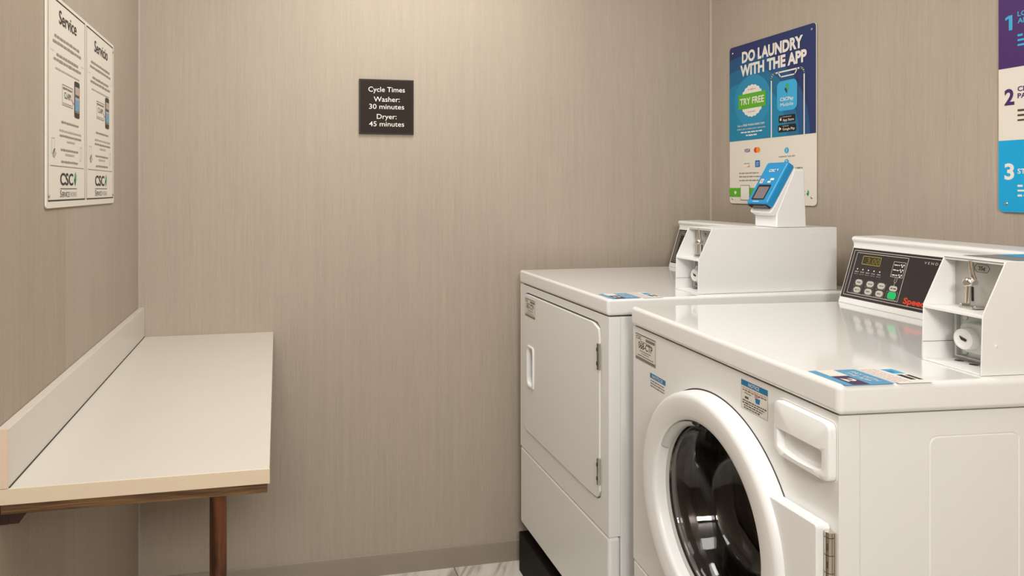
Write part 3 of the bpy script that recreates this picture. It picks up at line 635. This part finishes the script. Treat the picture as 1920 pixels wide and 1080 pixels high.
# drum with ribs behind the glass
bm = BM(); dp = [(0.195, 0.034), (0.172, 0.036), (0.168, 0.046), (0.172, 0.060), (0.190, 0.066), (0.235, 0.080)]
lathe_x(bm, dp, CY, CZ, 96); obj('tub_gasket', bm, M_BLACK, W, local=True, label='black tub gasket')
bm = BM(); pp = [(0.235, 0.080)]
for q in range(9): pp += [(0.250, 0.085 + 0.040 * q), (0.250, 0.105 + 0.040 * q), (0.244, 0.110 + 0.040 * q), (0.244, 0.120 + 0.040 * q)]
pp += [(0.235, 0.46), (0.16, 0.475), (0.08, 0.48), (0.002, 0.48)]
lathe_x(bm, pp, CY, CZ, 96); dr = obj('drum', bm, M_DRUM, W, local=True, smooth=50, label='dark steel drum')
for q in range(3):
    a = R(40 + 120 * q); bm = BM()
    u = Vector((0, math.cos(a), math.sin(a))); v = Vector((0, -math.sin(a), math.cos(a))); c = Vector((0, CY, CZ))
    secs = []
    for x, s in ((0.10, 0.5), (0.13, 1.0), (0.42, 1.0), (0.45, 0.5)):
        secs.append([c + u * (0.250 - hh * s) + v * (ww) + Vector((x, 0, 0)) for ww, hh in ((-0.040, 0.0), (-0.026, 0.035), (-0.010, 0.052), (0.010, 0.052), (0.026, 0.035), (0.040, 0.0))])
    loft(bm, secs, True, True); obj('drum_baffle', bm, M_DRUM, dr, local=True)
# pull pocket of the door at upper left
bm = BM(); lathe_x(bm, [(0.1742, -0.018), (0.1746, -0.0265), (0.1700, -0.0240), (0.1665, -0.0190), (0.1652, -0.0120), (0.1690, -0.0110), (0.1735, -0.0120)], CY, CZ, 24, 28, 78)
obj('door_pull', bm, M_GREYL, ring, local=True, label='grey finger pull inside the ring')
# hinge arm
bm = BM(); arm = [(0.1150, Wz(0.8300)), (0.0180, Wz(0.8340)), (0.0150, Wz(0.8300)), (0.0150, Wz(0.5700)), (0.0180, Wz(0.5660)), (0.1150, Wz(0.5700))]
arm_in = [(CY - 0.2190 * math.cos(R(t)), CZ + 0.2190 * math.sin(R(t))) for t in range(-36, 37, 6)]
prism(bm, [(0.0180, Wz(0.8340)), (0.0150, Wz(0.8300)), (0.0150, Wz(0.5700)), (0.0180, Wz(0.5660))] + arm_in, wx(-0.0240), wx(-0.0008))
obj('hinge_arm', bm, M_PLAST, ring, bevel=0.003, segs=3, local=True, label='white hinge arm of the door')
bm = BM(); tube(bm, [(-0.0085, 0.0085, Wz(0.60)), (-0.0085, 0.0085, Wz(0.8270))], 0.0062, 16); box(bm, -0.0045, -0.0005, 0.0035, 0.0145, Wz(0.60), Wz(0.826))
hg = obj('hinge', bm, M_CHROME, ring, local=True, label='chrome piano hinge')
bm = BM()
for q in range(8): z = Wz(0.806 - 0.026 * q); box(bm, -0.0142, -0.0085, 0.0048, 0.0075, z - 0.005, z + 0.005)
for q in range(9): z = Wz(0.8195 - 0.013 * 2 * q); tube(bm, [(-0.0085, 0.0085, z - 0.0005), (-0.0085, 0.0085, z + 0.0005)], 0.0064, 16)
obj('knuckle', bm, M_DARKM, hg, local=True)
# soap drawer with scooped pull
bm = BM(); dcn = (0.0690, Wz(0.9260)); ND = 96
dout = polar(rrect(0.0045, 0.1270, Wz(0.8985), Wz(0.9865), 0.010, 6), dcn, ND)
din0 = [(0.0200, Wz(0.9415)), (0.1180, Wz(0.9415)), (0.1180, Wz(0.9150))] + [(0.0690 + 0.049 * math.cos(R(t)), Wz(0.9150) - 0.0085 * math.sin(R(t))) for t in range(10, 180, 10)] + [(0.0200, Wz(0.9150))]
din = polar(din0, dcn, ND)
def sc(loop, k): return [(dcn[0] + (y - dcn[0]) * k, dcn[1] + (z - dcn[1]) * k) for y, z in loop]
def dome(p, x):
    return (x, p[0], p[1])
loops = [[(0.0, y, z) for y, z in dout], [(-0.0085, y, z) for y, z in sc(dout, 0.998)], [(-0.0112, y, z) for y, z in sc(dout, 0.985)], [(-0.0122, y, z) for y, z in sc(dout, 0.962)], [(-0.0126, y, z) for y, z in sc(din, 1.05)], [(-0.0116, y, z) for y, z in sc(din, 1.0)],
         [(0.0060, y, z - 0.002) for y, z in sc(din, 0.94)], [(0.0120, y, z - 0.003) for y, z in sc(din, 0.80)]]
loft(bm, loops, False, True); obj('soap_drawer', bm, M_PLAST, W, local=True, smooth=45, label='white soap drawer with scooped pull')
bm = BM(); loft(bm, [[(-0.0006, y, z) for y, z in sc(dout, 1.012)], [(-0.0010, y, z) for y, z in sc(dout, 1.03)], [(-0.0002, y, z) for y, z in sc(dout, 1.05)]]); obj('drawer_surround', bm, M_ENAMEL, W, local=True)
# stickers on the front
id_label(W, (0.0, 0.6420, Wz(0.9235)), (0, -1, 0), (-1, 0, 0), 0.0980, 0.0620, '068-CTP', True)
pr = Print((0.0, 0.5700, Wz(0.8740)), (0, -1, 0), (0, 0, 1), (-1, 0, 0), lift=0.0003, step=0.0002)
pr.rect(0, 0.0700, 0.0225, 0.0335, 'notice').text('NOTICE', 0.034, 0.0248, 0.0062, 'white', width=0.048, bold=0.01)
for q in range(3): pr.dash(0.002, 0.066, 0.0170 - 0.0062 * q, 0.0028, 'grey', 60 + q)
pr.end('notice_sticker', W, local=True, label='small blue notice sticker')
pr = Print((0.0, 0.2300, Wz(0.9380)), (0, -1, 0), (0, 0, 1), (-1, 0, 0), lift=0.0003, step=0.0002)
pr.rect(0, 0.0730, 0, 0.0515, 'label').frame(0.0005, 0.0725, 0.0005, 0.051, 0.0006, 'lgrey', 1).rect(0, 0.0730, 0.0415, 0.0515, 'notice', 1).text('NOTICE', 0.036, 0.0435, 0.0060, 'white', width=0.030, lv=2, bold=0.01)
pr.dash(0.004, 0.069, 0.0380, 0.0026, 'pink', 65).dash(0.004, 0.069, 0.0340, 0.0026, 'grey', 66)
pr.rect(0.0110, 0.0210, 0.0200, 0.0240, 'dgrey', 1).line([(0.010, 0.030), (0.028, 0.029)], 0.0012, 'dgrey', 1).poly([(0.0390, 0.0290), (0.0530, 0.0290), (0.0510, 0.0200), (0.0410, 0.0200)], 'notice', 1).line([(0.038, 0.0305), (0.050, 0.0325)], 0.0012, 'red', 2)
for q in range(4): pr.dash(0.004 + 0.004 * (q > 1), 0.069 - 0.005 * q, 0.0160 - 0.0042 * q, 0.0024, 'dgrey', 70 + q)
pr.end('notice_sticker', W, local=True, label='blue and white notice sticker beside the soap drawer')
lid_sticker(W, 0.0035, 0.0680, ZL, True)
# control hood and panel
hd = hood(W, 0.541, 0.6500, 0.1140, ZL, True)
pr = Print((0.541 + 0.0045, 0.646, ZL + 0.0133), (0, -1, 0), e, nrm, lift=0.0008, step=0.0003)
pr.rect(0.000, 0.5300, 0.0015, 0.1285, 'panel').end('control_panel', hd, label='black control panel', local=True)
pr.frame(0.0070, 0.5200, 0.0085, 0.1225, 0.0014, 'line', 1).line([(0.0170, 0.0145), (0.0170, 0.1175), (0.1645, 0.1175), (0.1645, 0.0145)], 0.0013, 'line', 1, True)
pr.frame(0.1283, 0.1605, 0.0700, 0.1062, 0.0010, 'line', 1).end('panel_lines', hd, local=True)
pr.rect(0.0385, 0.0915, 0.0900, 0.1105, 'lcd', 1).frame(0.0385, 0.0915, 0.0900, 0.1105, 0.0012, ink('lcd_frame', 188, 168, 96), 2).text('3.00', 0.0700, 0.0930, 0.0135, 'lcdt', width=0.036, lv=2, skew=0.05).end('display', hd, local=True, label='olive digital display')
for q in range(5): pr.circle(0.0297 + 0.0167 * q, 0.0764, 0.0018, 'white', 1, 12).dash(0.024 + 0.0167 * q, 0.035 + 0.0167 * q, 0.0695, 0.0024, 'lgrey', 120 + q).dash(0.023 + 0.0167 * q, 0.035 + 0.0167 * q, 0.0640, 0.0024, 'grey', 130 + q)
pr.end('indicator_lights', hd, local=True)
for q in range(3): pr.dash(0.131, 0.146, 0.0985 - 0.012 * q, 0.0028, 'white', 140 + q); [pr.circle(0.1500 + 0.0032 * d_, 0.0985 - 0.012 * q + (0.0015 if d_ != 1 else -0.0025), 0.0019, 'white', 1, 10) for d_ in range(3)]
pr.line([(0.1430, 0.0690), (0.1420, 0.0590), (0.1450, 0.0560), (0.1440, 0.0480)], 0.0010, 'line', 1).line([(0.1480, 0.0690), (0.1480, 0.0600), (0.1450, 0.0560)], 0.0010, 'line', 1); pr.end('cycle_chart', hd, local=True)
pr.text('V E N D A', 0.2270, 0.1095, 0.0056, 'line', width=0.0430, lv=1).end('panel_print', hd, local=True)
bi = 0
for b in (0.0438, 0.0250):
    for a in (0.0452, 0.0790, 0.1113):
        bi += 1
        for q in range(5): pr.rect(a - 0.0145 + 0.0006 * q, a - 0.0135 + 0.0006 * q, b - 0.006 + 0.003 * q, b - 0.0045 + 0.003 * q, 'grey', 1)
        pr.line([(a - 0.0140, b - 0.0085), (a + 0.0110, b - 0.0085), (a + 0.0125, b + 0.0065)], 0.0010, 'grey', 1)
        pr.rr(a - 0.0105, a + 0.0105, b - 0.0072, b + 0.0072, 0.0066, 'button', 2).dash(a - 0.006, a + 0.007, b, 0.0034, 'grey', 150 + bi, 3).end('button', hd, local=True)
pr.rr(0.1343, 0.1560, 0.0365, 0.0490, 0.0060, 'button', 2).dash(0.138, 0.153, 0.0428, 0.003, 'dgrey', 160, 3).end('button', hd, local=True)
pr.frame(0.1300, 0.1605, 0.0165, 0.0350, 0.0010, 'grey', 1).rr(0.1340, 0.1575, 0.0175, 0.0345, 0.0060, 'gbtn', 2).end('start_button', hd, local=True, label='green start button')
pr.text('Speed Queen', 0.1790, 0.0140, 0.0130, 'sred', align='L', width=0.125, bold=0.03, lv=1).end('brand_lettering', hd, local=True, label='red brand lettering')
for x in (0.07, 0.70):
    for y in (0.06, 0.59): foot(W, x, y, 0.0, Z0 + 0.002, True)

# ================================================================== coin boxes (own frame: x depth, y towards the far side, from the near front bottom corner)
CW, CH, CL, CS, CB = 0.1030, 0.1735, 0.4300, 0.0925, 0.0430; TH = 0.0022
CXm = Matrix.Translation(WO) @ Matrix.Rotation(WA, 4, 'Z') @ Matrix.Translation((0.2440, 0.0085, ZL + 0.0004))
CBX = thing('coin_box', 'white coin box on the washer lid beside the black control panel', 'coin box', CXm.translation, WA, 'coin boxes on the machines')
bm = BM()
side = [(0, 0), (0.0030, CS), (CB, CH), (CL, CH), (CL, 0)]
for y in (0, CW - TH): prism(bm, side, wy(y), wy(y + TH))
box(bm, 0.0, CL - 0.0002, TH, CW - TH, 0, TH); box(bm, CB - 0.0015, CL - 0.0002, TH, CW - TH, CH - TH, CH - 0.0001); box(bm, CL - TH, CL - 0.0001, TH, CW - TH, TH, CH - TH)
box(bm, 0.0028, 0.0660, TH, CW - TH, CS - 0.0060, CS - 0.0010); box(bm, CB - 0.0015, CB + 0.002, TH, CW - TH, CH - 0.0060, CH - TH)
case = obj('case', bm, M_CASE, CBX, bevel=0.0009, segs=2, local=True)
bm = BM(); prism(bm, rrect(0.346, 0.381, 0.1530, 0.1600, 0.0030, 4), wy(-0.0006), wy(0.0004)); obj('pressed_slot', bm, M_CASE, case, bevel=0.0004, local=True)
bm = BM(); sphere(bm, (0.026, 0.0, 0.0450), 0.0028, (1, 0.4, 1)); obj('rivet', bm, M_CASE, case, local=True)
bm = BM(); box(bm, 0.0620, 0.0660, TH, CW - TH, CS - 0.001, CH - TH); obj('coin_plate', bm, M_GREYP, CBX, local=True, label='grey coin slide plate')
pr = Print((0.0620, CW, 0.0), (0, -1, 0), (0, 0, 1), (-1, 0, 0), lift=0.0003, step=0.0002)
ha, hb = CW - 0.0680, CW - 0.0420; hz = 0.1565
pr.line([(ha, hz), (ha + 0.0045, hz + 0.0065), (hb - 0.0045, hz + 0.0065), (hb, hz), (hb - 0.0045, hz - 0.0065), (ha + 0.0045, hz - 0.0065)], 0.0007, 'dgrey', 0, True).text('25\u00a2', (ha + hb) / 2, hz - 0.0032, 0.0062, 'black', width=0.011, bold=0.01)
pr.end('price_mark', CBX, local=True, label='25 cent hexagon mark')
bm = BM()
tube(bm, [(0.0425, 0.0560, 0.1690), (0.0425, 0.0555, 0.1640), (0.0425, 0.0535, 0.1480), (0.0440, 0.0515, 0.1400), (0.0460, 0.0560, 0.1350)], 0.0036, 14)
sphere(bm, (0.0440, 0.0620, 0.1330), 0.0085, (0.7, 1, 0.95)); tube(bm, [(0.0360, 0.0595, 0.1330), (0.0560, 0.0595, 0.1330)], 0.0042, 14)
tube(bm, [(0.0430, 0.0600, 0.1300), (0.0430, 0.0615, 0.1000)], 0.0034, 14)
slide = obj('coin_slide', bm, M_CHROME, CBX, local=True, label='chrome coin slide lever')
bm = BM(); box(bm, 0.0604, 0.0630, 0.0688, 0.0726, 0.1010, 0.1250); obj('slot', bm, M_BLACK, slide, bevel=0.0015, local=True)
bm = BM(); box(bm, 0.0340, 0.0600, 0.0470, 0.0690, CS - 0.0010, CS + 0.0030); box(bm, 0.0380, 0.0560, 0.0440, 0.0480, CS, CS + 0.0050); box(bm, 0.0380, 0.0560, 0.0680, 0.0720, CS, CS + 0.0060)
obj('slide_base', bm, M_STEEL, slide, bevel=0.0015, local=True)
bm = BM(); box(bm, 0.0580, 0.0610, TH, CW - TH, TH, CS - 0.006); box(bm, 0.0500, 0.0581, 0.0880, 0.0905, 0.0080, CS - 0.006); box(bm, 0.0500, 0.0581, 0.0080, 0.0905, 0.0080, 0.0100)
vault = obj('vault_plate', bm, M_GREYL, CBX, bevel=0.0010, local=True, label='pale grey coin vault plate')
bm = BM()
bm.free()
for z in (0.0165, 0.0735): bm = BM(); sphere(bm, (0.0575, 0.0795, z), 0.0055, (0.5, 1, 1)); obj('rivet', bm, M_GREYL, vault, local=True)
bm = BM(); lk = (0.0560, 0.0430)
prism(bm, rrect(0.0100, 0.0740, 0.0200, 0.0690, 0.012, 5), wx(0.0400), wx(0.0582)); obj('lock_housing', bm, M_GREYL, vault, bevel=0.004, segs=3, local=True)
bm = BM(); lathe_x(bm, [(0.0170, 0.0440), (0.0170, 0.0300), (0.0160, 0.0282), (0.0125, 0.0276), (0.0120, 0.0285), (0.0100, 0.0290), (0.0002, 0.0290)], lk[0], lk[1], 36); lock = obj('lock', bm, M_PLAST, vault, local=True, label='round white lock cylinder')
bm = BM(); prism(bm, [(lk[0] + 0.0060, lk[1] + 0.0045), (lk[0] - 0.0060, lk[1] + 0.0005), (lk[0] - 0.0050, lk[1] - 0.0030), (lk[0] + 0.0025, lk[1] - 0.0015), (lk[0] + 0.0040, lk[1] + 0.0005)], wx(0.0278), wx(0.0300)); obj('keyhole', bm, M_BLACK, lock, local=True)
pr = Print((0, 0, TH), (1, 0, 0), (0, 1, 0), (0, 0, 1), lift=0.0003)
for x, y in ((0.0460, 0.0790), (0.0450, 0.0530), (0.0450, 0.0270)): pr.circle(x, y, 0.0065, M_DARKM, 0, 20)
pr.end('drain_hole', CBX, local=True)
pr = Print((0, 0, 0), (0, -1, 0), (0, 0, 1), (0, 1, 0))
bm = BM(); box(bm, 0.001, 0.0580, CW - TH - 0.0004, CW - TH + 0.0001, 0.0300, 0.0306); obj('seam', bm, M_GAP, case, local=True)
for ch in [o for o in COL.objects if o.parent == CBX]: ch.matrix_parent_inverse = Matrix.Identity(4)

def copy_tree(o, parent=None):
    c = o.copy(); COL.objects.link(c)
    if parent is not None: c.parent = parent
    for ch in [q for q in list(COL.objects) if q.parent == o]: copy_tree(ch, c)
    return c
CB2 = copy_tree(CBX)
CB2['label'] = 'white coin box on the dryer lid carrying the blue card reader'
CB2.location = (1.0955, 1.5900, DZL + 0.0004); CB2.rotation_euler = (0, 0, 0)

# orange-blue sticker lying on top of the washer's coin box
pr = Print((0.0, 0.0, CH), (0, -1, 0), (1, 0, 0), (0, 0, 1), lift=0.0004, step=0.0002)
pr.rr(-0.0960, -0.0060, 0.0700, 0.1700, 0.002, 'grey').rr(-0.0960, -0.0060, 0.1300, 0.3300, 0.002, 'skyd', 1)
pr.end('top_sticker', CBX, local=True, label='blue sticker on the coin box top')

# ================================================================== card reader on the dryer's coin box
CZT = DZL + 0.0004 + CH
RD = thing('card_reader', 'blue payment card reader on a white wedge stand above the dryer', 'card reader', (1.38, 1.64, CZT + 0.0004))
ry0, ry1 = 1.5975, 1.6830
stand = [(1.3410, CZT + 0.0006), (1.4355, CZT + 0.0006), (1.4285, 1.3850), (1.3965, 1.3850), (1.3410, 1.2640)]
bm = BM(); prism(bm, stand, lambda x, z: (x, ry0, z), lambda x, z: (x, ry1, z)); obj('stand', bm, M_PLAST, RD, bevel=0.004, segs=4)
t = Vector((0.0720, 0, 0.1190)).normalized(); n_ = Vector((-t.z, 0, t.x))
base = Vector((1.3290, 0, 1.2765))
def rp(s, d, y): p = base + t * s + n_ * d; return (p.x, y, p.z)
bm = BM(); prism(bm, rrect(-0.0120, 0.1370, ry0 + 0.001, ry1 - 0.001, 0.008, 5), lambda s, y: rp(s, -0.0185, y), lambda s, y: rp(s, -0.0005, y)); obj('mounting_tray', bm, M_PLAST, RD, bevel=0.002)
bm = BM(); prism(bm, rrect(0.0030, 0.1390, ry0 + 0.0015, ry1 - 0.0025, 0.007, 5), lambda s, y: rp(s, 0.0, y), lambda s, y: rp(s, 0.0240, y))
body = obj('reader_body', bm, mat('blue_reader_plastic', srgb(28, 146, 206), 0.30), RD, bevel=0.005, segs=4, label='blue reader body')
bm = BM(); prism(bm, rrect(-0.0010, 0.0040, ry0 + 0.007, ry1 - 0.008, 0.002, 3), lambda s, y: rp(s, 0.0020, y), lambda s, y: rp(s, 0.0190, y)); obj('card_slot', bm, M_BLACK, body, bevel=0.001, label='black card slot')
o3 = base + n_ * 0.0240; pr = Print((o3.x, ry1 - 0.0025, o3.z), (0, -1, 0), t, n_, lift=0.0003, step=0.0002)
pr.rr(0.0140, 0.0640, 0.0150, 0.0640, 0.003, 'black').rr(0.0200, 0.0600, 0.0190, 0.0570, 0.002, 'screen', 1).end('screen', body, label='small grey screen in a black bezel')
pr.text('CSC', 0.0380, 0.1060, 0.0085, 'white', width=0.024, bold=0.03); leaf_logo(pr, 0.0560, 0.1050, 0.0110, left='navy', right='white'); pr.end('logo', body)
pr.rr(0.0120, 0.0240, 0.0690, 0.0830, 0.001, 'white', 0).rect(0.0145, 0.0215, 0.0715, 0.0805, 'pink', 1); pr.end('print', body); pr.rect(0.0280, 0.0380, 0.0720, 0.0800, 'stick', 0).rr(0.0420, 0.0540, 0.0700, 0.0760, 0.001, 'white', 0).rr(0.0480, 0.0620, 0.0780, 0.0850, 0.001, 'white', 0).rect(0.024, 0.048, 0.0085, 0.0105, 'white', 0)
pr.end('print', body)
